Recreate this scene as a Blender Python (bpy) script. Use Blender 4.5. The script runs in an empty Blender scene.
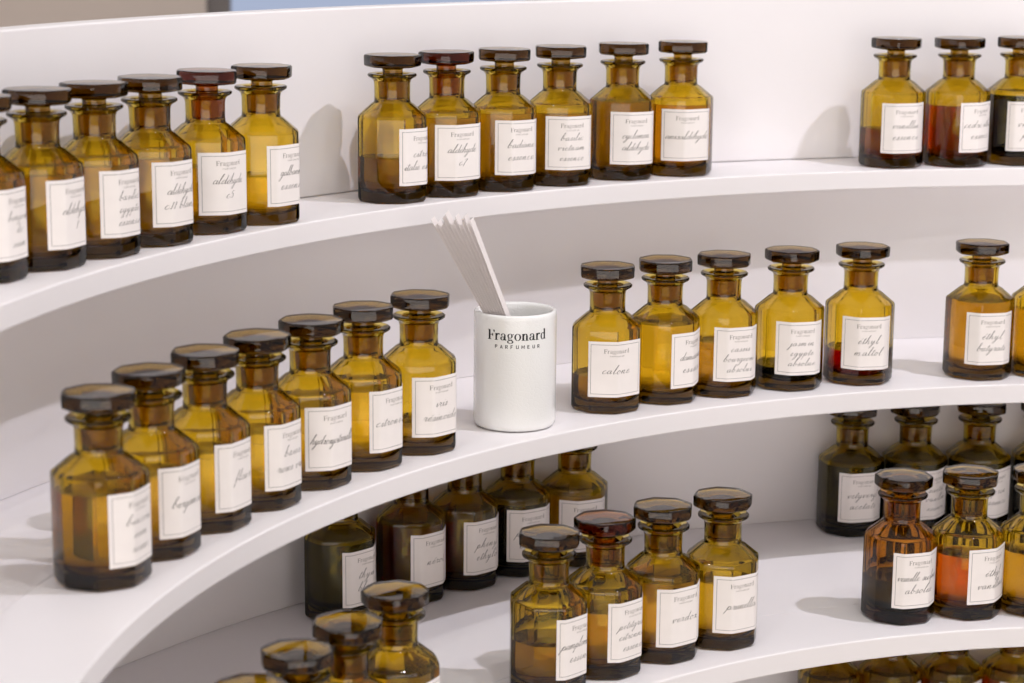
import bpy, bmesh, math, random
from mathutils import Vector, Matrix
random.seed(7)
S = bpy.context.scene
C = S.collection
PI = math.pi
Z0 = 1.5                       # camera height; every z below is relative to it
ZT, ZM, ZL, ZB = -0.2528, -0.4217, -0.5838, -0.790
CT, CM, CL = (0.5904, 1.1140), (0.5650, 1.0688), (0.5300, 1.0650)

# ------------------------------------------------------------------ materials
def mat(name):
    m = bpy.data.materials.new(name); m.use_nodes = True
    nt = m.node_tree; nt.nodes.clear()
    out = nt.nodes.new('ShaderNodeOutputMaterial')
    return m, nt, out
def principled(name, col, rough=0.5, spec=0.5, noise=None, bump=None, coat=0.0):
    m, nt, out = mat(name)
    b = nt.nodes.new('ShaderNodeBsdfPrincipled')
    b.inputs['Base Color'].default_value = (*col, 1); b.inputs['Roughness'].default_value = rough
    b.inputs['Specular IOR Level'].default_value = spec; b.inputs['Coat Weight'].default_value = coat
    b.inputs['Coat Roughness'].default_value = 0.08
    nt.links.new(b.outputs[0], out.inputs[0])
    if noise or bump:
        tc = nt.nodes.new('ShaderNodeTexCoord')
    if noise:
        sc, amt = noise
        n = nt.nodes.new('ShaderNodeTexNoise'); n.inputs['Scale'].default_value = sc; n.inputs['Detail'].default_value = 4
        nt.links.new(tc.outputs['Object'], n.inputs['Vector'])
        r = nt.nodes.new('ShaderNodeValToRGB')
        r.color_ramp.elements[0].position = .3; r.color_ramp.elements[1].position = .7
        r.color_ramp.elements[0].color = (*[c*(1-amt) for c in col], 1); r.color_ramp.elements[1].color = (*col, 1)
        nt.links.new(n.outputs['Fac'], r.inputs[0]); nt.links.new(r.outputs[0], b.inputs['Base Color'])
    if bump:
        sc, st, kind = bump
        bp = nt.nodes.new('ShaderNodeBump'); bp.inputs['Strength'].default_value = st; bp.inputs['Distance'].default_value = .0006
        if kind == 'crackle':
            v = nt.nodes.new('ShaderNodeTexVoronoi'); v.feature = 'DISTANCE_TO_EDGE'; v.inputs['Scale'].default_value = sc
            nt.links.new(tc.outputs['Object'], v.inputs['Vector'])
            mr = nt.nodes.new('ShaderNodeMapRange'); mr.inputs['From Max'].default_value = .12
            nt.links.new(v.outputs['Distance'], mr.inputs['Value']); nt.links.new(mr.outputs[0], bp.inputs['Height'])
        else:
            n2 = nt.nodes.new('ShaderNodeTexNoise'); n2.inputs['Scale'].default_value = sc
            nt.links.new(tc.outputs['Object'], n2.inputs['Vector']); nt.links.new(n2.outputs['Fac'], bp.inputs['Height'])
        nt.links.new(bp.outputs[0], b.inputs['Normal'])
    return m
def glassy(name, ior, sigma, tint=(1, 1, 1), rough=0.0):
    """refractive solid with wavelength dependent absorption; sigma in 1/m"""
    m, nt, out = mat(name)
    fr = nt.nodes.new('ShaderNodeFresnel'); fr.inputs['IOR'].default_value = ior
    rf = nt.nodes.new('ShaderNodeBsdfRefraction'); rf.inputs['IOR'].default_value = ior
    rf.inputs['Color'].default_value = (*tint, 1); rf.inputs['Roughness'].default_value = rough
    gl = nt.nodes.new('ShaderNodeBsdfGlossy'); gl.inputs['Roughness'].default_value = .035
    g = nt.nodes.new('ShaderNodeMixShader')
    nt.links.new(fr.outputs[0], g.inputs[0]); nt.links.new(rf.outputs[0], g.inputs[1]); nt.links.new(gl.outputs[0], g.inputs[2])
    v = nt.nodes.new('ShaderNodeVolumeAbsorption')
    d = max(sigma)*1.02
    v.inputs['Density'].default_value = d
    v.inputs['Color'].default_value = (*[1-s/d for s in sigma], 1)
    nt.links.new(g.outputs[0], out.inputs['Surface']); nt.links.new(v.outputs[0], out.inputs['Volume'])
    return m
def emitter(name, col, strength):
    m, nt, out = mat(name)
    e = nt.nodes.new('ShaderNodeEmission'); e.inputs[0].default_value = (*col, 1); e.inputs[1].default_value = strength
    nt.links.new(e.outputs[0], out.inputs[0]); return m

M_WHITE = principled('white_lacquer', (0.82, 0.79, 0.80), 0.42, 0.4, noise=(6, .025))
M_GLASS = glassy('amber_glass', 1.5, (46, 58, 220), (.995, .893, .45))
M_STOP = glassy('thick_amber_stopper_glass', 1.5, (62, 82, 260), (.995, .872, .45))
M_GLASS2 = glassy('reddish_amber_glass', 1.5, (60, 120, 360), (.98, .80, .42))
LQ = {
 'amber':  glassy('pale_amber_liquid', 1.4, (3.5, 9, 26)),
 'clear':  glassy('clear_liquid', 1.4, (1, 3, 8)),
 'brown':  glassy('brown_liquid', 1.4, (8, 15, 30)),
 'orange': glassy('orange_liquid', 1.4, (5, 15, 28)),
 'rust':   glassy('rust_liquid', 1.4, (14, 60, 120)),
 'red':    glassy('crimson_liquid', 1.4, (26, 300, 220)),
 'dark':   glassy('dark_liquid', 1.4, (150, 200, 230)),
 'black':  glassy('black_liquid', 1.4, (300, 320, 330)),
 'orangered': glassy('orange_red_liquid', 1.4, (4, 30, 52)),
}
M_PAPER = principled('cream_label_paper', (0.86, 0.81, 0.785), 0.75, 0.25, noise=(90, .03))
M_INK = principled('brown_black_ink', (0.055, 0.045, 0.04), 0.7, 0.2)
M_GREY = principled('grey_print', (0.30, 0.27, 0.25), 0.7, 0.2)
M_RULE = principled('grey_rule_print', (0.34, 0.32, 0.31), 0.7, 0.2)
M_CERAMIC = principled('crackled_white_ceramic', (0.82, 0.82, 0.81), 0.18, 0.5, bump=(260, .12, 'crackle'), coat=.3)
M_PRINT = principled('black_print', (0.012, 0.012, 0.014), 0.5, 0.3)
M_STRIP = principled('white_blotter_paper', (0.74, 0.69, 0.68), 0.8, 0.2, noise=(200, .03))
M_WALL = principled('beige_plaster', (0.80, 0.71, 0.66), 0.9, 0.2, noise=(3, .06))
M_FLOOR = principled('pale_stone_floor', (0.66, 0.62, 0.59), 0.5, 0.4, noise=(4, .12))
M_TRIM = principled('grey_window_frame', (0.22, 0.20, 0.20), 0.5, 0.4)

# ------------------------------------------------------------------ mesh helpers
def mesh_obj(name, verts, faces, mats, parent=None, fmats=None, smooth=True, angle=None, link=True):
    me = bpy.data.meshes.new(name)
    me.from_pydata([tuple(v) for v in verts], [], faces)
    for m in (mats if isinstance(mats, (list, tuple)) else [mats]): me.materials.append(m)
    if fmats:
        for p, i in zip(me.polygons, fmats): p.material_index = i
    if smooth:
        me.polygons.foreach_set('use_smooth', [True]*len(me.polygons))
        if angle: me.set_sharp_from_angle(angle=math.radians(angle))
    me.update()
    o = bpy.data.objects.new(name, me)
    if link: C.objects.link(o)
    if parent: o.parent = parent
    return o
def tag(o, label=None, cat=None, group=None, kind=None):
    if label: o['label'] = label
    if cat: o['category'] = cat
    if group: o['group'] = group
    if kind: o['kind'] = kind
    return o
def rings_mesh(rings, cap0=True, cap1=True, closed=False):
    V, F = [], []; n = len(rings[0])
    for r in rings: V += r
    for k in range(len(rings)-1 + (1 if closed else 0)):
        a, b = k*n, ((k+1) % len(rings))*n
        for i in range(n):
            j = (i+1) % n
            F.append((a+i, a+j, b+j, b+i))
    if cap0 and not closed: F.append(tuple(reversed(range(n))))
    if cap1 and not closed: F.append(tuple((len(rings)-1)*n+i for i in range(n)))
    return V, F

# ---- rounded octagon section; corner radius Rc = 1, flats face 0, 45, ...
APO = 0.946
def orad(th, rc=1.0):
    ph = (th + PI/8) % (PI/4) - PI/8
    a = APO*(math.cos(ph))**-0.68
    return a*rc
ANG = []
for s in range(8):
    for d in (-22.5, -19.5, -13, -4.5, 4.5, 13, 19.5):
        ANG.append(math.radians(s*45+d))
def oring(z, rc, blend=0.0, flat=0.0):
    out = []
    for t in ANG:
        r = rc*((1-blend)*orad(t) + blend*0.985)
        out.append((r*math.cos(t), r*math.sin(t), z))
    return out

# ------------------------------------------------------------------ bottle geometry (metres)
OUTER = [(0.0009, .0200, .1), (0.0002, .0262, 0), (0.0008, .0285, 0), (.0022, .0297, 0), (.0040, .0302, 0), (.0668, .0302, 0),
         (.0691, .0301, 0), (.0702, .0297, 0), (.0710, .0290, 0), (.0717, .0279, 0.0), (.0798, .0182, .10), (.0805, .0168, .5), (.0812, .0157, .9), (.0822, .0151, 1),
         (.0860, .0149, 1), (.0965, .0151, 1), (.0988, .0157, 1), (.1006, .0174, 1), (.1016, .0195, 1), (.1025, .0204, 1), (.1038, .0205, 1), (.1045, .0196, 1),
         (.1045, .0160, 1), (.1040, .0138, 1)]
INNER = [(.1020, .0128, 1), (.0980, .0124, 1), (.0900, .0121, 1), (.0812, .0122, 1), (.0792, .0140, .9), (.0774, .0166, .6), (.0715, .0248, .5), (.0698, .0268, .5), (.0676, .0279, .5),
         (.0205, .0279, .5), (.0165, .0268, .7), (.0125, .0236, .9), (.0092, .0180, 1), (.0078, .0100, 1)]
def body_mesh():
    r = [oring(z, a, b) for z, a, b in OUTER+INNER]
    V, F = rings_mesh(r)
    return V, F
_bv, _bf = body_mesh()
def cavity_radius(z):
    pts = [(p[0], p[1], p[2]) for p in INNER if p[0] >= .0078]
    pts.sort()
    for (z0, r0, b0), (z1, r1, b1) in zip(pts, pts[1:]):
        if z0 <= z <= z1:
            t = (z-z0)/(z1-z0) if z1 > z0 else 0
            return r0+(r1-r0)*t, b0+(b1-b0)*t
    return pts[-1][1], pts[-1][2]
def liquid_mesh(level):
    e = .00018
    prof = [(.0076, .0102, 1), (.0090, .0182, 1), (.0123, .0238, .9), (.0164, .0270, .7), (.0205, .0279+e, .5)]
    zs = [z for z in (.0676, .0698, .0715, .0774) if z < level-.001]
    for z in zs:
        r, b = cavity_radius(z); prof.append((z, r+e, b))
    r, b = cavity_radius(level); prof += [(level, r+e, b), (level+.0004, r+e*.5, b), (level+.0001, r-.0010, b), (level-.0002, r-.003, b)]
    return rings_mesh([oring(z, a, bb) for z, a, bb in prof])
STOP = [(.0832, .0080, 1), (.0834, .0104, 1), (.0844, .0113, 1), (.1000, .0119, 1), (.1014, .0116, 1), (.1026, .0098, 1), (.1040, .0085, 1), (.1078, .0084, 1), (.1088, .0098, .9), (.1093, .0130, .6),
        (.1097, .0190, .1), (.1101, .0217, 0), (.1108, .0229, 0), (.1116, .0234, 0), (.1186, .0236, 0), (.1193, .0233, 0), (.1198, .0226, 0), (.1199, .0200, 0), (.1199, .0080, .5)]
_sv, _sf = rings_mesh([oring(z, a, b) for z, a, b in STOP])

# ------------------------------------------------------------------ lettering: pen strokes
def crom(pts, n=5):
    out = []
    P = [pts[0]]+list(pts)+[pts[-1]]
    for i in range(1, len(P)-2):
        p0, p1, p2, p3 = P[i-1], P[i], P[i+1], P[i+2]
        for k in range(n):
            t = k/n
            out.append(tuple(.5*((2*p1[j])+(-p0[j]+p2[j])*t+(2*p0[j]-5*p1[j]+4*p2[j]-p3[j])*t*t+(-p0[j]+3*p1[j]-3*p2[j]+p3[j])*t**3) for j in (0, 1)))
    out.append(tuple(pts[-1])); return out
SC = {  # unslanted script letters, x-height 1: advance, strokes
 'a': (.92, [[(.66, .8), (.45, 1), (.15, .75), (.08, .3), (.25, .02), (.5, .25), (.68, .95), (.64, .3), (.75, .02), (.98, .3)]]),
 'b': (.85, [[(0, .3), (.3, 1.3), (.42, 2.4), (.28, 2.5), (.16, 1.6), (.12, .3), (.3, 0), (.58, .3), (.55, .85), (.4, .8), (.65, .7), (.9, .6)]]),
 'c': (.72, [[(.6, .8), (.45, 1), (.18, .75), (.1, .3), (.28, .02), (.55, .1), (.8, .4)]]),
 'd': (.95, [[(.62, .8), (.42, 1), (.14, .7), (.1, .25), (.28, .02), (.55, .4), (.72, 1.5), (.78, 2.3)], [(.78, 2.3), (.68, .4), (.78, .03), (1.0, .3)]]),
 'e': (.68, [[(.08, .4), (.4, .6), (.52, .88), (.38, 1), (.15, .75), (.12, .25), (.32, .02), (.55, .12), (.76, .4)]]),
 'f': (.62, [[(0, .3), (.3, 1.3), (.5, 2.3), (.36, 2.4), (.26, 1.4), (.12, -.6), (0, -1.2), (-.08, -.9), (.15, -.1), (.45, .4), (.7, .45)]]),
 'g': (.92, [[(.64, .8), (.45, 1), (.15, .75), (.1, .3), (.28, .03), (.52, .3), (.68, .95), (.56, -.4), (.3, -1.25), (.05, -1.2), (.2, -.6), (.6, -.1), (.98, .35)]]),
 'h': (.92, [[(0, .3), (.3, 1.3), (.46, 2.4), (.32, 2.5), (.18, 1.4), (.06, 0), (.22, .65), (.45, 1), (.6, .8), (.55, .2), (.68, .0), (.96, .3)]]),
 'i': (.48, [[(0, .3), (.25, .98), (.2, .2), (.32, .0), (.55, .3)], [(.33, 1.45), (.40, 1.55)]]),
 'j': (.5, [[(0, .3), (.28, 1.0), (.2, -.2), (0, -1.2), (-.2, -1.15), (.0, -.5), (.52, .3)], [(.36, 1.45), (.43, 1.55)]]),
 'l': (.55, [[(0, .3), (.28, 1.2), (.46, 2.4), (.32, 2.5), (.18, 1.4), (.16, .2), (.3, 0), (.6, .3)]]),
 'm': (1.35, [[(0, .3), (.18, 1), (.1, 0), (.3, .8), (.48, 1), (.55, .7), (.48, 0), (.68, .8), (.88, 1), (.97, .7), (.93, .15), (1.08, 0), (1.4, .3)]]),
 'n': (.95, [[(0, .3), (.18, 1), (.1, 0), (.3, .75), (.5, 1), (.6, .75), (.55, .15), (.7, 0), (1.0, .3)]]),
 'o': (.8, [[(.42, 1), (.15, .75), (.1, .25), (.3, 0), (.56, .25), (.6, .75), (.42, 1), (.62, .72), (.88, .72)]]),
 'p': (.9, [[(0, .3), (.2, 1), (.1, 0), (-.06, -1.2)], [(.12, .3), (.35, .95), (.6, .8), (.58, .25), (.35, 0), (.2, .15), (.6, .05), (.95, .35)]]),
 'r': (.68, [[(0, .3), (.2, 1.1), (.26, .9), (.5, .92), (.42, .4), (.5, .02), (.74, .3)]]),
 's': (.62, [[(0, .25), (.32, 1.05), (.42, .5), (.3, .02), (.08, .1), (.35, .05), (.68, .35)]]),
 't': (.52, [[(0, .3), (.25, 1.2), (.32, 1.8), (.2, .8), (.2, .1), (.34, 0), (.58, .3)], [(.0, 1.3), (.55, 1.4)]]),
 'u': (.92, [[(0, .4), (.18, .98), (.12, .2), (.28, 0), (.5, .35), (.64, .98), (.6, .2), (.72, 0), (.96, .3)]]),
 'v': (.78, [[(0, .5), (.16, .98), (.2, .3), (.3, .0), (.55, .5), (.55, 1), (.68, .85), (.85, .85)]]),
 'x': (.72, [[(0, .6), (.2, .98), (.4, .4), (.6, .02), (.78, .3)], [(.66, .98), (.3, .45), (.05, 0)]]),
 'y': (.9, [[(0, .4), (.16, .98), (.14, .2), (.3, 0), (.5, .35), (.64, .98), (.5, -.3), (.22, -1.25), (0, -1.1), (.25, -.5), (.96, .3)]]),
 'z': (.74, [[(.05, .8), (.3, 1), (.5, .85), (.1, .05), (.4, .1), (.78, .3)]]),
 'q': (.92, [[(.64, .8), (.45, 1), (.15, .75), (.1, .3), (.28, .03), (.52, .3), (.68, .95), (.56, -.4), (.5, -1.3)]]),
 'k': (.85, [[(0, .3), (.3, 1.3), (.46, 2.4), (.32, 2.5), (.18, 1.4), (.06, 0)], [(.6, .95), (.15, .5), (.5, .05), (.9, .3)]]),
 '3': (.8, [[(.1, 1.6), (.45, 1.8), (.6, 1.4), (.3, 1.0), (.6, .6), (.5, .1), (.1, .0)]]),
 '5': (.8, [[(.7, 1.7), (.3, 1.7), (.2, 1.0), (.5, 1.05), (.6, .5), (.4, 0), (.05, .1)]]),
 '7': (.8, [[(.05, 1.6), (.7, 1.7), (.4, .9), (.25, -.3)]]),
 '1': (.6, [[(.2, 1.3), (.45, 1.7), (.3, 0)]]),
 ' ': (.7, []),
}
SC['\u00e9'] = (SC['e'][0], SC['e'][1]+[[(.38, 1.35), (.62, 1.7)]])
SC['\u00ef'] = (SC['i'][0], [SC['i'][1][0], [(.18, 1.45), (.22, 1.5)], [(.46, 1.45), (.5, 1.5)]])

def stroke_poly(path, wfun, V, F):
    n = len(path); b = len(V)
    for i, p in enumerate(path):
        a = path[max(0, i-1)]; c = path[min(n-1, i+1)]
        dx, dy = c[0]-a[0], c[1]-a[1]; L = math.hypot(dx, dy) or 1e-9
        w = wfun(dx/L, dy/L)/2
        V.append((p[0]-dy/L*w, p[1]+dx/L*w)); V.append((p[0]+dy/L*w, p[1]-dx/L*w))
    for i in range(n-1):
        F.append((b+2*i, b+2*i+1, b+2*i+3, b+2*i+2))
def script_line(text, xh, x0, y0, maxw, slant=.5, weight=.12):
    """centred script line; returns 2D verts/faces in metres"""
    n = sum(SC[c][0] for c in text)
    k = min(1.85, maxw/(n*xh))
    if k < .85: xh *= k/.85; k = .85
    W = n*xh*k
    V, F = [], []; x = x0-W/2
    for c in text:
        adv, st = SC[c]
        for q in st:
            pts = crom(q, 4)
            pts = [(x+(p[0]*min(k, 1.5)+p[1]*slant-slant*.4)*xh, y0+p[1]*xh) for p in pts]
            stroke_poly(pts, lambda dx, dy: xh*weight*(.55+.95*max(0, -dy*.9+dx*.1)), V, F)
        x += adv*xh*k
    return V, F
# ---- old-style serif capitals and minuscules for the printed name
def rect(V, F, x0, y0, x1, y1):
    b = len(V); V += [(x0, y0), (x1, y0), (x1, y1), (x0, y1)]; F.append((b, b+1, b+2, b+3))
def poly(V, F, pts):
    b = len(V); V += pts; F.append(tuple(range(b, b+len(pts))))
def oval(V, F, cx, cy, rx, ry, tx, ty, a0=0, a1=360, n=20):
    b = len(V); full = (a1-a0) >= 360
    for i in range(n+1):
        a = math.radians(a0+(a1-a0)*i/n)
        V.append((cx+rx*math.cos(a), cy+ry*math.sin(a))); V.append((cx+(rx-tx)*math.cos(a), cy+(ry-ty)*math.sin(a)))
    for i in range(n):
        F.append((b+2*i, b+2*i+2, b+2*i+3, b+2*i+1))
SERIF = {}
def g_F(V, F, x):
    rect(V, F, x+.10, 0, x+.30, 1.42); rect(V, F, x-.02, 0, x+.44, .08); rect(V, F, x-.02, 1.33, x+.86, 1.42)
    poly(V, F, [(x+.78, 1.08), (x+.84, 1.08), (x+.86, 1.42), (x+.70, 1.42)])
    rect(V, F, x+.27, .67, x+.62, .77); rect(V, F, x+.57, .54, x+.65, .92)
    return .88
def g_r(V, F, x):
    rect(V, F, x+.09, 0, x+.26, .96); rect(V, F, x, 0, x+.38, .07); poly(V, F, [(x, .88), (x+.12, .90), (x+.24, 1.0), (x+.10, .94)])
    oval(V, F, x+.46, .66, .23, .34, .08, .12, 75, 180, 8); oval(V, F, x+.52, .88, .08, .09, .08, .09, 0, 360, 10)
    return .62
def g_a(V, F, x):
    rect(V, F, x+.48, .10, x+.62, .72); oval(V, F, x+.36, .68, .26, .32, .11, .06, 0, 160, 12); oval(V, F, x+.18, .76, .08, .09, .08, .09, 0, 360, 10)
    oval(V, F, x+.29, .28, .25, .28, .12, .07, 40, 360, 18); poly(V, F, [(x+.48, .10), (x+.60, -.01), (x+.76, .06), (x+.62, .16)])
    return .78
def g_g(V, F, x):
    oval(V, F, x+.34, .66, .28, .34, .12, .05, 0, 360, 22); poly(V, F, [(x+.56, .88), (x+.76, .96), (x+.76, .86), (x+.58, .82)])
    oval(V, F, x+.24, .24, .14, .13, .06, .06, 90, 270, 8); poly(V, F, [(x+.2, .06), (x+.55, .03), (x+.6, .16), (x+.2, .17)])
    oval(V, F, x+.36, -.18, .34, .25, .11, .06, 0, 360, 22)
    return .78
def g_o(V, F, x):
    oval(V, F, x+.40, .49, .36, .51, .14, .05, 0, 360, 24); return .82
def g_n(V, F, x):
    rect(V, F, x+.09, 0, x+.26, .96); rect(V, F, x, 0, x+.36, .07); poly(V, F, [(x, .88), (x+.12, .90), (x+.24, 1.0), (x+.10, .94)])
    oval(V, F, x+.42, .66, .24, .34, .13, .08, 0, 165, 14); rect(V, F, x+.51, 0, x+.68, .68); rect(V, F, x+.43, 0, x+.78, .07)
    return .82
def g_d(V, F, x):
    oval(V, F, x+.34, .48, .30, .50, .13, .06, 0, 360, 22); rect(V, F, x+.49, .04, x+.66, 1.5); poly(V, F, [(x+.38, 1.40), (x+.52, 1.42), (x+.64, 1.54), (x+.50, 1.48)])
    poly(V, F, [(x+.64, .0), (x+.76, .04), (x+.76, .09), (x+.6, .12)])
    return .80
GL = dict(F=g_F, r=g_r, a=g_a, g=g_g, o=g_o, n=g_n, d=g_d)
def name_line(width, x0, y0):
    V, F = [], []; x = 0
    for c in 'Fragonard': x += GL[c](V, F, x)+.03
    k = width/x
    return [(x0+(v[0]-x/2)*k, y0+v[1]*k*.80) for v in V], F, k
BLOCK = {'P': [(0, 0, .2, 1), (.2, .85, .55, 1), (.2, .42, .55, .57), (.5, .42, .68, 1)],
 'F': [(0, 0, .2, 1), (.2, .84, .65, 1), (.2, .42, .55, .58)], 'E': [(0, 0, .2, 1), (.2, .84, .65, 1), (.2, .42, .58, .58), (.2, 0, .65, .16)],
 'U': [(0, .1, .2, 1), (.1, 0, .65, .17), (.55, .1, .75, 1)]}
def caps_line(width, x0, y0, space=.55):
    V, F = [], []; x = 0
    for c in 'PARFUMEUR':
        if c in BLOCK:
            for r in BLOCK[c]: rect(V, F, x+r[0], r[1], x+r[2], r[3])
        elif c == 'A':
            poly(V, F, [(x, 0), (x+.2, 0), (x+.48, 1), (x+.3, 1)]); poly(V, F, [(x+.58, 0), (x+.8, 0), (x+.5, 1), (x+.32, 1)]); rect(V, F, x+.15, .25, x+.62, .4)
        elif c == 'R':
            for r in BLOCK['P']: rect(V, F, x+r[0], r[1], x+r[2], r[3])
            poly(V, F, [(x+.3, .45), (x+.5, .45), (x+.74, 0), (x+.52, 0)])
        elif c == 'M':
            rect(V, F, x, 0, x+.18, 1); rect(V, F, x+.72, 0, x+.9, 1); poly(V, F, [(x, 1), (x+.2, 1), (x+.5, .2), (x+.4, .2)]); poly(V, F, [(x+.7, 1), (x+.9, 1), (x+.5, .2), (x+.4, .2)])
        x += (.95 if c == 'M' else .78)+space
    x -= space
    k = width/x
    return [(x0+(v[0]-x/2)*k, y0+v[1]*k) for v in V], F

# ------------------------------------------------------------------ wrap flat artwork round the bottle
BR = .0302
_tab = []; _s = 0.0; _prev = None
for i in range(-900, 901):
    a = math.radians(i/5); r = orad(a)*BR; p = (r*math.cos(a), r*math.sin(a))
    if _prev: _s += math.hypot(p[0]-_prev[0], p[1]-_prev[1])
    _tab.append((_s, a)); _prev = p
def wrap_fn(off):
    """u (arc metres from azimuth off) -> point on section, normal"""
    base = _at_ang(off)
    def f(u, lift):
        s = (base+u) % _s
        lo, hi = 0, len(_tab)-1
        while hi-lo > 1:
            m = (lo+hi)//2
            if _tab[m][0] <= s: lo = m
            else: hi = m
        t = (s-_tab[lo][0])/max(1e-9, _tab[hi][0]-_tab[lo][0])
        a = _tab[lo][1]+(_tab[hi][1]-_tab[lo][1])*t
        r = orad(a)*BR
        return ((r+lift)*math.cos(a), (r+lift)*math.sin(a))
    return f
def _at_ang(a):
    a = (a+PI) % (2*PI)-PI
    return _tab[int(round((math.degrees(a)*5)))+900][0]
LW, LZ0, LZ1 = .0245, .0148, .0612
def label_object(lines, off, tilt, parent):
    f = wrap_fn(off)
    V, F, FM = [], [], []
    def P(u, z, lift):
        zz = z + u*tilt
        x, y = f(u, lift); return (x, y, zz)
    def add2d(v2, f2, mi, lift, zc):
        b = len(V)
        for u, z in v2: V.append(P(u, zc+z, lift))
        for q in f2: F.append(tuple(b+i for i in q)); FM.append(mi)
    # paper, a thin closed sheet
    n = 30; b = len(V)
    for i in range(n+1):
        u = -LW+2*LW*i/n
        V += [P(u, LZ0, .00012), P(u, LZ1, .00012), P(u, LZ1, .00028), P(u, LZ0, .00028)]
    for i in range(n):
        a = b+4*i
        for j in range(4): F.append((a+j, a+(j+1) % 4, a+4+(j+1) % 4, a+4+j)); FM.append(0)
    F.append((b, b+3, b+2, b+1)); FM.append(0); e = b+4*n; F.append((e, e+1, e+2, e+3)); FM.append(0)
    L1, L2 = .00033, .00036
    # double border
    for ins, w, mi in ((.0024, .00042, 3),):
        v2, f2 = [], []
        for z in (LZ0+ins, LZ1-ins-w):
            for i in range(n):
                u0 = -LW+ins+(2*LW-2*ins)*i/n; u1 = -LW+ins+(2*LW-2*ins)*(i+1)/n
                rect(v2, f2, u0, z, u1, z+w)
        for u in (-LW+ins, LW-ins-w): rect(v2, f2, u, LZ0+ins, u+w, LZ1-ins)
        add2d(v2, f2, mi, L1, 0)
    v2, f2, _ = name_line(.0225, 0, .0515); add2d(v2, f2, 2, L2, 0)
    v2, f2 = caps_line(.0125, 0, .0486); add2d(v2, f2, 2, L2, 0)
    nl = len(lines)
    ys = {1: [.0345], 2: [.0380, .0275], 3: [.0405, .0320, .0230]}[nl]
    for t, y in zip(lines, ys):
        v2, f2 = script_line(t, .0029 if nl < 3 else .0026, 0, y, .0410 if len(t) > 10 else (.032 if len(t) > 8 else .0275 if len(t) > 5 else .023)); add2d(v2, f2, 1, L2, 0)
    return mesh_obj('label', V, F, [M_PAPER, M_INK, M_GREY, M_RULE], parent, FM, smooth=True, angle=40)

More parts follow.
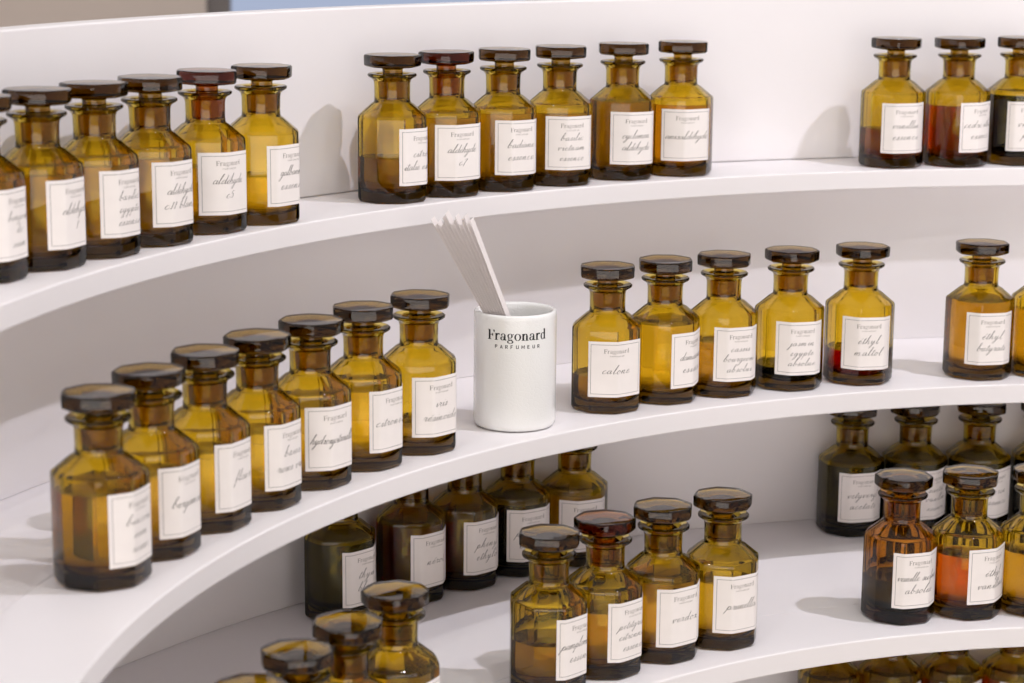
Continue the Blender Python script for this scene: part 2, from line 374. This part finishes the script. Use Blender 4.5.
# ------------------------------------------------------------------ bottles: x, y, label azimuth(deg), lines, liquid, level(m), stopper glass, text label, group
G = 'amber octagonal perfume bottles on the curved shelves'
B = [
 # top shelf, left run
 ('T', -.3470, 1.4046, -15, ['benjoin', 'de', 'siam'], 'amber', .066, 0, 'blurred bottle cut by the left picture edge on the top shelf'),
 ('T', -.3197, 1.4538, -21, ['aldehyde', '1'], 'amber', .064, 0, 'blurred bottle second from the left picture edge on the top shelf'),
 ('T', -.2922, 1.5027, -27, ['basilic', 'egypte', 'essence'], 'amber', .064, 0, 'top shelf bottle fourth before the gap, its label carrying three faint lines'),
 ('T', -.2613, 1.5574, -32, ['ald\u00e9hyde', 'c11 blanc'], 'amber', .063, 0, 'top shelf bottle third before the gap, label with two slanted lines'),
 ('T', -.2298, 1.6167, -46, ['ald\u00e9hyde', 'c5'], 'amber', .050, 1, 'bottle with reddish brown stopper, second last of the top left run'),
 ('T', -.1938, 1.6646, -28, ['galbanum', 'essence'], 'clear', .037, 0, 'pale golden half filled bottle ending the top left run beside the gap'),
 # top shelf, middle run
 ('T', -.1000, 1.7856, -28, ['citron', 'italie essence'], 'brown', .037, 0, 'bottle casting a tall shadow on the wall, first of the top middle run'),
 ('T', -.0564, 1.8253, -60, ['ald\u00e9hyde', 'c7'], 'amber', .066, 1, 'bottle with reddish stopper above the paper strips, second of the top middle run'),
 ('T', -.0094, 1.8630, -55, ['badiane', 'essence'], 'amber', .066, 0, 'third bottle of the top middle run, two script lines on its label'),
 ('T', .0398, 1.9005, -67, ['basilic', 'vietnam', 'essence'], 'amber', .063, 0, 'fourth bottle of the top middle run, three script lines on its label'),
 ('T', .0966, 1.9424, -65, ['cyclamen', 'ald\u00e9hyde'], 'amber', .069, 0, 'fifth bottle of the top middle run, beside the orange tinted one'),
 ('T', .1510, 1.9729, -80, ['anisald\u00e9hyde'], 'orange', .064, 0, 'orange tinted bottle with one script word, last of the top middle run'),
 # top shelf, right run
 ('T', .3565, 2.0446, -72, ['vanillin', 'essence'], 'rust', .036, 0, 'half filled brown bottle leading the top right run, shadow on the wall beside it'),
 ('T', .4193, 2.0565, -47, ['cedre atlas', 'essence'], 'rust', .057, 0, 'rust brown bottle in the middle of the three at top right'),
 ('T', .4812, 2.0726, -76, ['violette', 'pure'], 'dark', .066, 0, 'dark filled bottle cut by the right picture edge on the top shelf'),
 # middle shelf, left run
 ('M', -.2531, 1.2913, -23, ['benzoin', 'siam', 'resine'], 'amber', .060, 0, 'large blurred bottle nearest the camera at the left of the middle shelf'),
 ('M', -.2309, 1.3522, -26, ['bergamote'], 'amber', .056, 0, 'bottle directly behind the large blurred one on the middle shelf'),
 ('M', -.2051, 1.4133, -23, ['fleur'], 'clear', .055, 0, 'middle shelf bottle third from the front left, only a narrow label visible'),
 ('M', -.1764, 1.4670, -27, ['baies', 'roses vrai'], 'clear', .055, 0, 'middle shelf bottle fourth from the front left, two slanted script lines'),
 ('M', -.1448, 1.5217, -45, ['hydroxycitronellal'], 'clear', .060, 0, 'middle shelf bottle with one long script word, third before the white cup'),
 ('M', -.1102, 1.5740, -30, ['citronellol'], 'clear', .060, 0, 'golden bottle with one partly hidden word, second before the white cup'),
 ('M', -.0711, 1.6225, -50, ['iris', 'r\u00e9sino\u00efde'], 'clear', .022, 0, 'bright golden bottle standing immediately left of the white ceramic cup'),
 # middle shelf, right of the cup
 ('M', .0786, 1.7607, -75, ['calone'], 'brown', .030, 0, 'golden bottle with one short script word, first right of the white cup'),
 ('M', .1284, 1.7949, -34, ['damascenia', 'essence'], 'clear', .067, 0, 'golden bottle with a turned away label, second right of the white cup'),
 ('M', .1803, 1.8219, -62, ['cassis', 'bourgeons', 'absolue'], 'brown', .047, 0, 'bottle half full of brown liquid, third right of the white cup'),
 ('M', .2405, 1.8489, -72, ['jasmin', 'egypte', 'absolue'], 'black', .020, 0, 'golden bottle with a little black liquid, fourth right of the white cup'),
 ('M', .3052, 1.8728, -81, ['\u00e9thyl', 'maltol'], 'red', .030, 0, 'golden bottle with crimson liquid in its base on the middle shelf'),
 ('M', .4158, 1.8970, -77, ['\u00e9thyl', 'butyrate'], 'brown', .069, 0, 'nearly full amber bottle after the gap at the right of the middle shelf'),
 ('M', .4765, 1.9065, -60, ['eucalyptus'], 'brown', .060, 0, 'amber bottle mostly cut by the right picture edge on the middle shelf'),
 # low shelf, front row
 ('L', .0295, 1.5395, -31, ['pamplemousse', 'essence'], 'brown', .040, 0, 'leftmost of the four front bottles on the low shelf, half full of brown liquid'),
 ('L', .0718, 1.5778, -39, ['petitgrain', 'citronnier', 'essence'], 'brown', .052, 1, 'low shelf bottle with reddish stopper, second of the front four'),
 ('L', .1186, 1.6142, -54, ['verdox'], 'amber', .064, 0, 'low shelf bottle with one short word, third of the front four'),
 ('L', .1669, 1.6455, -60, ['prunella'], 'clear', .054, 0, 'rightmost of the four front bottles beside the open stretch of low shelf'),
 ('L', .3200, 1.7096, -63, ['vanille surfine', 'absolue'], 'black', .036, 2, 'low shelf bottle with black liquid below and orange brown glass above'),
 ('L', .3780, 1.7224, -51, ['\u00e9thyl', 'vanilline'], 'orangered', .053, 0, 'low shelf bottle with glowing orange red liquid behind its label'),
 ('L', .4355, 1.7292, -60, ['vanilline'], 'amber', .053, 0, 'low shelf bottle with yellow glow, cut by the right picture edge'),
 ('L', -.0770, 1.4008, -30, ['orange', 'douce'], 'clear', .066, 0, 'rightmost of the blurred bottles rising from the bottom picture edge'),
 ('L', -.1061, 1.3384, -28, ['n\u00e9roli'], 'clear', .062, 0, 'blurred bottle at the bottom picture edge, second from the right of its run'),
 ('L', -.1320, 1.2821, -25, ['mandarine'], 'clear', .060, 0, 'blurred bottle at the bottom picture edge, third from the right of its run'),
 ('L', -.1536, 1.2198, -22, ['muguet'], 'clear', .060, 0, 'bottle whose stopper just enters the bottom picture edge, lowest of its run'),
 # low shelf, back row in the shade
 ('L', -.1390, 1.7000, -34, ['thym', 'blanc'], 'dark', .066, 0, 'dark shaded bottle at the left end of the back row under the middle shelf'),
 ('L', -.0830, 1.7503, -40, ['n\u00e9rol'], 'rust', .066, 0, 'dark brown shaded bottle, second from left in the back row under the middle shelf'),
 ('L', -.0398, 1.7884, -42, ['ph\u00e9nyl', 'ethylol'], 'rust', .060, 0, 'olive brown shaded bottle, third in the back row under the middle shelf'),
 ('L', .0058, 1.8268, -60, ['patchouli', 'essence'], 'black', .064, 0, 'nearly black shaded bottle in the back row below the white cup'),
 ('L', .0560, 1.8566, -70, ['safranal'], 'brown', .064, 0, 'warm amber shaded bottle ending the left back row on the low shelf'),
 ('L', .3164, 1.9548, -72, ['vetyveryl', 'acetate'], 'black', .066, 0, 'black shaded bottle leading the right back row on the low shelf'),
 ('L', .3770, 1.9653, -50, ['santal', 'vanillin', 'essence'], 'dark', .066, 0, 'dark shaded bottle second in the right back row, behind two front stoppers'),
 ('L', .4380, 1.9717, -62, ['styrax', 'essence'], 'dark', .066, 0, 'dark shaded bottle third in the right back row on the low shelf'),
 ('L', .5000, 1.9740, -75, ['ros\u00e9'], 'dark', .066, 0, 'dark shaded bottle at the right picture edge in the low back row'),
 # bottom level, only shoulders in view
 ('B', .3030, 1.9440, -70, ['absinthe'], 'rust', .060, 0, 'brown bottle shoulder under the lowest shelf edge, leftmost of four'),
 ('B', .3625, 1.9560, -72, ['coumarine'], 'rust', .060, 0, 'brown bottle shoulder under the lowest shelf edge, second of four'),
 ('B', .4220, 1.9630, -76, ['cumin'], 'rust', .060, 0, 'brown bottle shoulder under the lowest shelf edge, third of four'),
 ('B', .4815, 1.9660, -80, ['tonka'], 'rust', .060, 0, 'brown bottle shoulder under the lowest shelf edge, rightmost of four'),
]
SHZ = dict(T=ZT, M=ZM, L=ZL, B=ZB); CEN = dict(T=CT, M=CM, L=CL, B=CL)
proto = {}
liqs = {}
body_me = mesh_obj('glass_body', _bv, _bf, M_GLASS, smooth=True, angle=28, link=False)
body_me2 = body_me.copy(); body_me2.data = body_me.data.copy(); body_me2.data.materials[0] = M_GLASS2
stop_me = mesh_obj('stopper', _sv, _sf, M_STOP, smooth=True, angle=24, link=False)
stop_me2 = stop_me.copy(); stop_me2.data = stop_me.data.copy(); stop_me2.data.materials[0] = M_GLASS2
B = [list(b) for b in B]
for it in range(60):                      # neighbours just touch, never cut into each other
    for i in range(len(B)):
        for j in range(i+1, len(B)):
            if B[i][0] == B[j][0]:
                dx, dy = B[j][1]-B[i][1], B[j][2]-B[i][2]; d = math.hypot(dx, dy)
                if d < .0586:
                    k = (.0586-d)/d*.5
                    B[i][1] -= dx*k; B[i][2] -= dy*k; B[j][1] += dx*k; B[j][2] += dy*k
for (sh, x, y, az, lines, liq, lev, red, text) in B:
    root = bpy.data.objects.new('perfume_bottle', None); C.objects.link(root)
    root.empty_display_size = .02
    c = CEN[sh]; inward = math.atan2(c[1]-y, c[0]-x)
    jit = math.radians(random.uniform(-3, 3))
    root.location = (x, y, Z0+SHZ[sh]); root.rotation_euler = (0, 0, inward+jit)
    tag(root, text, 'perfume bottle', G)
    src = body_me2 if red == 2 else body_me
    b = src.copy(); b.name = 'glass_body'; C.objects.link(b); b.parent = root
    s = (stop_me2 if red == 1 else stop_me).copy(); s.name = 'stopper'; C.objects.link(s); s.parent = root
    s.rotation_euler = (random.uniform(-.012, .012), random.uniform(-.012, .012), random.uniform(-PI/8, PI/8))
    lv, lf = liquid_mesh(lev)
    mesh_obj('liquid', lv, lf, LQ[liq], root, smooth=True, angle=35)
    label_object(lines, math.radians(az)-inward-jit, random.uniform(-.02, .02), root)

# ------------------------------------------------------------------ the display unit
A0, A1 = math.radians(42), math.radians(184)
def sweep(prof, cen, a0=A0, a1=A1, n=140):
    """closed (r, z) profile swept round cen"""
    rings = []
    for i in range(n+1):
        a = a0+(a1-a0)*i/n
        rings.append([(cen[0]+r*math.cos(a), cen[1]+r*math.sin(a), Z0+z) for r, z in prof])
    return rings_mesh(rings)
def board(r0, r1, zt, th, e=.0012):
    return [(r0+e, zt), (r0+e*.3, zt-e*.3), (r0, zt-e), (r0, zt-th+e), (r0+e*.3, zt-th+e*.3), (r0+e, zt-th), (r1, zt-th), (r1, zt)]
unit = bpy.data.objects.new('display_stand', None); C.objects.link(unit)
tag(unit, 'white lacquered amphitheatre of curved tiered shelves holding all the amber bottles', 'display stand')
def upart(name, prof, cen, ang=14):
    V, F = sweep(prof, cen)
    return mesh_obj(name, V, F, M_WHITE, unit, smooth=True, angle=ang)
TH = .0172
gap = .0005
for z, cen, rf, rs, rb in ((ZT, CT, .926, .9955, 1.023), (ZM, CM, .799, .881, 1.003), (ZL, (.5026, 1.062), .6245, .706, .948), (ZB, (.5026, 1.062), .60, .70, .955)):
    upart('front_board', board(rf, rs-gap, z, TH), cen)
    upart('shelf', board(rs+gap, rb+.02, z-.0002, TH-.0004, .0006), cen)
upart('back_panel', board(1.022, 1.042, -.0978, -.0978-ZT-.0002, .0015), CT)
upart('back_panel', board(1.003, 1.021, ZT-TH, ZT-TH-ZM, .0004), CM)
upart('back_panel', board(.948, .966, ZM-TH, ZM-TH-ZL, .0004), (.5026, 1.062))
upart('back_panel', board(.957, .975, ZL-TH, ZL-TH-ZB, .0004), (.5026, 1.062))
upart('plinth', board(.66, .97, ZB-TH, ZB-TH+Z0-.001, .002), (.5026, 1.062))

# ------------------------------------------------------------------ ceramic cup and paper strips
cup = bpy.data.objects.new('ceramic_cup', None); C.objects.link(cup)
cup.location = (.0025, 1.6999, Z0+ZM)
tag(cup, 'white crackle glazed cylindrical ceramic cup with black lettering, holding paper strips', 'cup')
def circ_ring(r, z, n=72): return [(r*math.cos(2*PI*i/n), r*math.sin(2*PI*i/n), z) for i in range(n)]
prof = [(.020, .0012), (.0285, .0006), (.0312, .0010), (.0326, .0028), (.0331, .006), (.0331, .090), (.0330, .0925), (.0322, .0940), (.0308, .0943), (.0294, .0938), (.0285, .0920), (.0283, .088), (.0281, .010), (.0262, .0068), (.020, .0060)]
V, F = rings_mesh([circ_ring(r, z) for r, z in prof])
mesh_obj('cup_body', V, F, M_CERAMIC, cup, smooth=True, angle=60)
V, F = [], []
def cupwrap(v2, f2, zc, az, lift=.00006, R=.0331):
    b = len(V)
    for u, z in v2:
        a = az+u/R; V.append(((R+lift)*math.cos(a), (R+lift)*math.sin(a), zc+z))
    for q in f2: F.append(tuple(b+i for i in q))
az_cup = math.radians(-90+3.5)
for dx in (-.00016, 0, .00016):
    v2, f2, _ = name_line(.0500, dx, 0); cupwrap(v2, f2, .0750, az_cup, .00006+abs(dx)*.1+dx*.05)
v2, f2 = caps_line(.0370, 0, 0, .75); cupwrap(v2, f2, .0685, az_cup)
mesh_obj('lettering', V, F, M_PRINT, cup, smooth=False)
# eleven blotter strips; bottoms rest on the cup floor against the right wall, tops lean left over the rim
cx, cy, cz = .0025, 1.6999, Z0+ZM
NS = 10
strip_labels = ['leftmost white paper strip in the bundle leaning out of the ceramic cup', 'second white paper strip from the left in the cup',
 'third white paper strip from the left in the cup', 'fourth white paper strip from the left in the cup', 'fifth white paper strip from the left, the tallest of the bundle',
 'sixth white paper strip from the left in the cup', 'seventh white paper strip from the left in the cup', 'eighth white paper strip from the left, just inside the right pair',
 'second white paper strip from the right side of the bundle in the cup', 'rightmost white paper strip of the bundle, broad face towards the bottles']
for i in range(NS):
    t = i/(NS-1)
    rim = Vector((cx-.0243+.0178*t, cy-.0115-.0092*t, cz+.0945))
    bot = Vector((cx+.0208+.0030*t, cy+.0050-.0030*t, cz+.0100))
    d = (rim-bot).normalized()
    top = bot+d*(.181+(.004, 0, -.003, .003, .006, -.002, .002, -.004, .001, -.003)[i])
    nrm = (Vector((.85, -.52, 0))-d*d.dot(Vector((.85, -.52, 0)))).normalized()
    side = d.cross(nrm).normalized()
    w = .0027; nrm *= .00015
    n = 8; rr = []
    for k in range(n+1):
        q = k/n
        p = bot.lerp(top, q)
        rr.append([tuple(p-side*w-nrm), tuple(p+side*w-nrm), tuple(p+side*w+nrm), tuple(p-side*w+nrm)])
    V, F = rings_mesh(rr)
    o = mesh_obj('paper_strip', V, F, M_STRIP, smooth=False)
    tag(o, strip_labels[i], 'paper strip', 'white scent testing strips in the cup')

# ------------------------------------------------------------------ room
def box(name, lo, hi, m, parent=None, kind='structure'):
    x0, y0, z0 = lo; x1, y1, z1 = hi
    V = [(x0, y0, z0), (x1, y0, z0), (x1, y1, z0), (x0, y1, z0), (x0, y0, z1), (x1, y0, z1), (x1, y1, z1), (x0, y1, z1)]
    F = [(0, 3, 2, 1), (4, 5, 6, 7), (0, 1, 5, 4), (1, 2, 6, 5), (2, 3, 7, 6), (3, 0, 4, 7)]
    o = mesh_obj(name, V, F, m, parent, smooth=False)
    if kind and not parent: o['kind'] = kind
    return o
box('floor', (-3.0, -2.5, -.05), (3.5, 4.6, 0), M_FLOOR)
YB = 4.4
# wall behind the stand with a tall window whose pale daylight shows over the rim
WX0, WX1 = -.62, 1.10
def backwall():
    V, F = [], []
    def bx(x0, x1, z0, z1):
        b = len(V)
        V.extend([(x0, YB, z0), (x1, YB, z0), (x1, YB+.12, z0), (x0, YB+.12, z0), (x0, YB, z1), (x1, YB, z1), (x1, YB+.12, z1), (x0, YB+.12, z1)])
        F.extend([tuple(b+i for i in f) for f in ((0, 3, 2, 1), (4, 5, 6, 7), (0, 1, 5, 4), (1, 2, 6, 5), (2, 3, 7, 6), (3, 0, 4, 7))])
    bx(-3.0, WX0, 0, 2.8); bx(WX1, 3.5, 0, 2.8); bx(WX0, WX1, 2.3, 2.8); bx(WX0, WX1, 0, .5)
    o = mesh_obj('wall_back', V, F, M_WALL, smooth=False); o['kind'] = 'structure'
backwall()
wf = bpy.data.objects.new('window_1', None); C.objects.link(wf); wf['kind'] = 'structure'; wf.location = (0, 0, 0)
def fr(x0, x1, z0, z1): box('window_frame', (x0, YB+.02, z0), (x1, YB+.08, z1), M_TRIM, wf)
fr(WX0, WX0+.045, .5, 2.3); fr(WX1-.06, WX1, .5, 2.3); fr(WX0+.045, WX1-.06, .5, .56); fr(WX0+.045, WX1-.06, 2.24, 2.3); fr(.02, .05, .56, 2.24)
M_SKYG = emitter('daylight_through_glass', (.40, .46, .62), 1.0)
M_TEAL = emitter('turquoise_daylight', (.36, .62, .64), 1.0)
box('window_pane', (WX0+.045, YB+.05, .56), (.02, YB+.06, 2.24), M_SKYG, wf)
box('window_pane', (.05, YB+.05, .56), (WX1-.06, YB+.06, 2.24), M_TEAL, wf)

# left wall with a broad shop window, out of the picture; it lights the shelves and mirrors in the glass
M_DAY = emitter('daylight', (.93, .97, 1.0), 1.5)
XL = -3.0
def sidewall():
    V, F = [], []
    def bx(y0, y1, z0, z1):
        b = len(V)
        V.extend([(XL-.12, y0, z0), (XL, y0, z0), (XL, y1, z0), (XL-.12, y1, z0), (XL-.12, y0, z1), (XL, y0, z1), (XL, y1, z1), (XL-.12, y1, z1)])
        F.extend([tuple(b+i for i in f) for f in ((0, 3, 2, 1), (4, 5, 6, 7), (0, 1, 5, 4), (1, 2, 6, 5), (2, 3, 7, 6), (3, 0, 4, 7))])
    bx(-2.5, -2.1, 0, 2.8); bx(.3, 4.52, 0, 2.8); bx(-2.1, .3, 2.5, 2.8); bx(-2.1, .3, 0, .5)
    o = mesh_obj('wall_left', V, F, M_WALL, smooth=False); o['kind'] = 'structure'
sidewall()
w2 = bpy.data.objects.new('window_2', None); C.objects.link(w2); w2['kind'] = 'structure'
for y0, y1, z0, z1 in ((-2.1, -2.04, .5, 2.5), (.24, .3, .5, 2.5), (-2.04, .24, .5, .56), (-2.04, .24, 2.44, 2.5), (-.93, -.87, .56, 2.44)):
    box('window_frame', (XL-.08, y0, z0), (XL-.02, y1, z1), M_TRIM, w2)
for y0, y1 in ((-2.04, -.93), (-.87, .24)): box('window_pane', (XL-.06, y0, .56), (XL-.05, y1, 2.44), M_DAY, w2)

# unseen wall behind the camera; its wide glowing window is added as front fill
YF = -2.5
def frontwall():
    V, F = [], []
    def bx(x0, x1, z0, z1):
        b = len(V)
        V.extend([(x0, YF-.12, z0), (x1, YF-.12, z0), (x1, YF, z0), (x0, YF, z0), (x0, YF-.12, z1), (x1, YF-.12, z1), (x1, YF, z1), (x0, YF, z1)])
        F.extend([tuple(b+i for i in f) for f in ((0, 3, 2, 1), (4, 5, 6, 7), (0, 1, 5, 4), (1, 2, 6, 5), (2, 3, 7, 6), (3, 0, 4, 7))])
    bx(-3.0, -2.2, 0, 2.8); bx(2.6, 3.5, 0, 2.8)
    for x0, x1 in ((-2.2, 2.6),): bx(x0, x1, 0, .3); bx(x0, x1, 2.3, 2.8)
    o = mesh_obj('wall_front', V, F, M_WALL, smooth=False); o['kind'] = 'structure'
frontwall()
M_FILL = emitter('front_fill_glow', (1.0, .935, .875), 3.1)
for n, (x0, x1) in enumerate(((-2.2, 2.6),)):
    fill_panel = bpy.data.objects.new('window_%d' % (n+3), None); C.objects.link(fill_panel); fill_panel['kind'] = 'structure'  # added fill panel built like a window, brightens the shaded tiers
    for a0, a1, z0, z1 in ((x0, x0+.05, .3, 2.3), (x1-.05, x1, .3, 2.3), (x0+.05, x1-.05, .3, .35), (x0+.05, x1-.05, 2.25, 2.3)):
        box('window_frame', (a0, YF-.08, z0), (a1, YF-.02, z1), M_TRIM, fill_panel)
    box('window_pane', (x0+.05, YF-.06, .35), (x1-.05, YF-.05, 2.25), M_FILL, fill_panel)

# ------------------------------------------------------------------ light
W = bpy.data.worlds.new('world'); S.world = W; W.use_nodes = True
bg = W.node_tree.nodes['Background']; bg.inputs[0].default_value = (1.0, .925, .865, 1); bg.inputs[1].default_value = .50
def spot(name, loc, target, power, rad, col, cone=70):
    l = bpy.data.lights.new(name, 'SPOT'); l.energy = power; l.shadow_soft_size = rad; l.color = col
    l.spot_size = math.radians(cone); l.spot_blend = .5
    o = bpy.data.objects.new(name, l); C.objects.link(o); o.location = loc
    o.rotation_euler = (Vector(target)-Vector(loc)).to_track_quat('-Z', 'Y').to_euler()
    return o
spot('ceiling_spot', (1.2, 1.36, Z0+1.38), (.05, 1.75, Z0-.4), 84, .026, (.92, .90, 1))
spot('ceiling_spot', (-.7, .1, Z0+1.30), (.05, 1.75, Z0-.4), 16, .03, (.93, .96, 1))

spot('ceiling_spot', (.35, 1.05, Z0+1.38), (.10, 1.75, Z0-.4), 15, .022, (1, .97, .93))
spot('ceiling_spot', (.0, .75, Z0+1.38), (.10, 1.75, Z0-.4), 11, .022, (1, .97, .93))
spot('ceiling_spot', (.75, .95, Z0+1.38), (.10, 1.75, Z0-.4), 13, .022, (1, .97, .93))
# ------------------------------------------------------------------ camera
cam = bpy.data.cameras.new('camera'); co = bpy.data.objects.new('camera', cam); C.objects.link(co); S.camera = co
cam.sensor_width = 36; cam.lens = 2171.04/1024*36; cam.clip_start = .01; cam.clip_end = 50
pitch, roll = .205385, .008315
R = Vector((1, 0, 0)); U = Vector((0, math.sin(pitch), math.cos(pitch))); Fw = Vector((0, math.cos(pitch), -math.sin(pitch)))
R2 = R*math.cos(roll)+U*math.sin(roll); U2 = -R*math.sin(roll)+U*math.cos(roll)
mw = Matrix((R2, U2, -Fw)).transposed().to_4x4(); mw.translation = Vector((0, 0, Z0)); co.matrix_world = mw
cam.dof.use_dof = True; cam.dof.focus_distance = 1.74; cam.dof.aperture_fstop = 8.5

# ------------------------------------------------------------------ render look
S.view_settings.view_transform = 'Standard'; S.view_settings.look = 'None'; S.view_settings.gamma = 1
S.view_settings.exposure = 0; S.view_settings.use_curve_mapping = False
cy_ = S.cycles
cy_.max_bounces = 24; cy_.transmission_bounces = 24; cy_.glossy_bounces = 8; cy_.diffuse_bounces = 4; cy_.transparent_max_bounces = 16
cy_.caustics_refractive = True; cy_.caustics_reflective = False; cy_.sample_clamp_indirect = 6; cy_.blur_glossy = .5
cy_.use_denoising = True
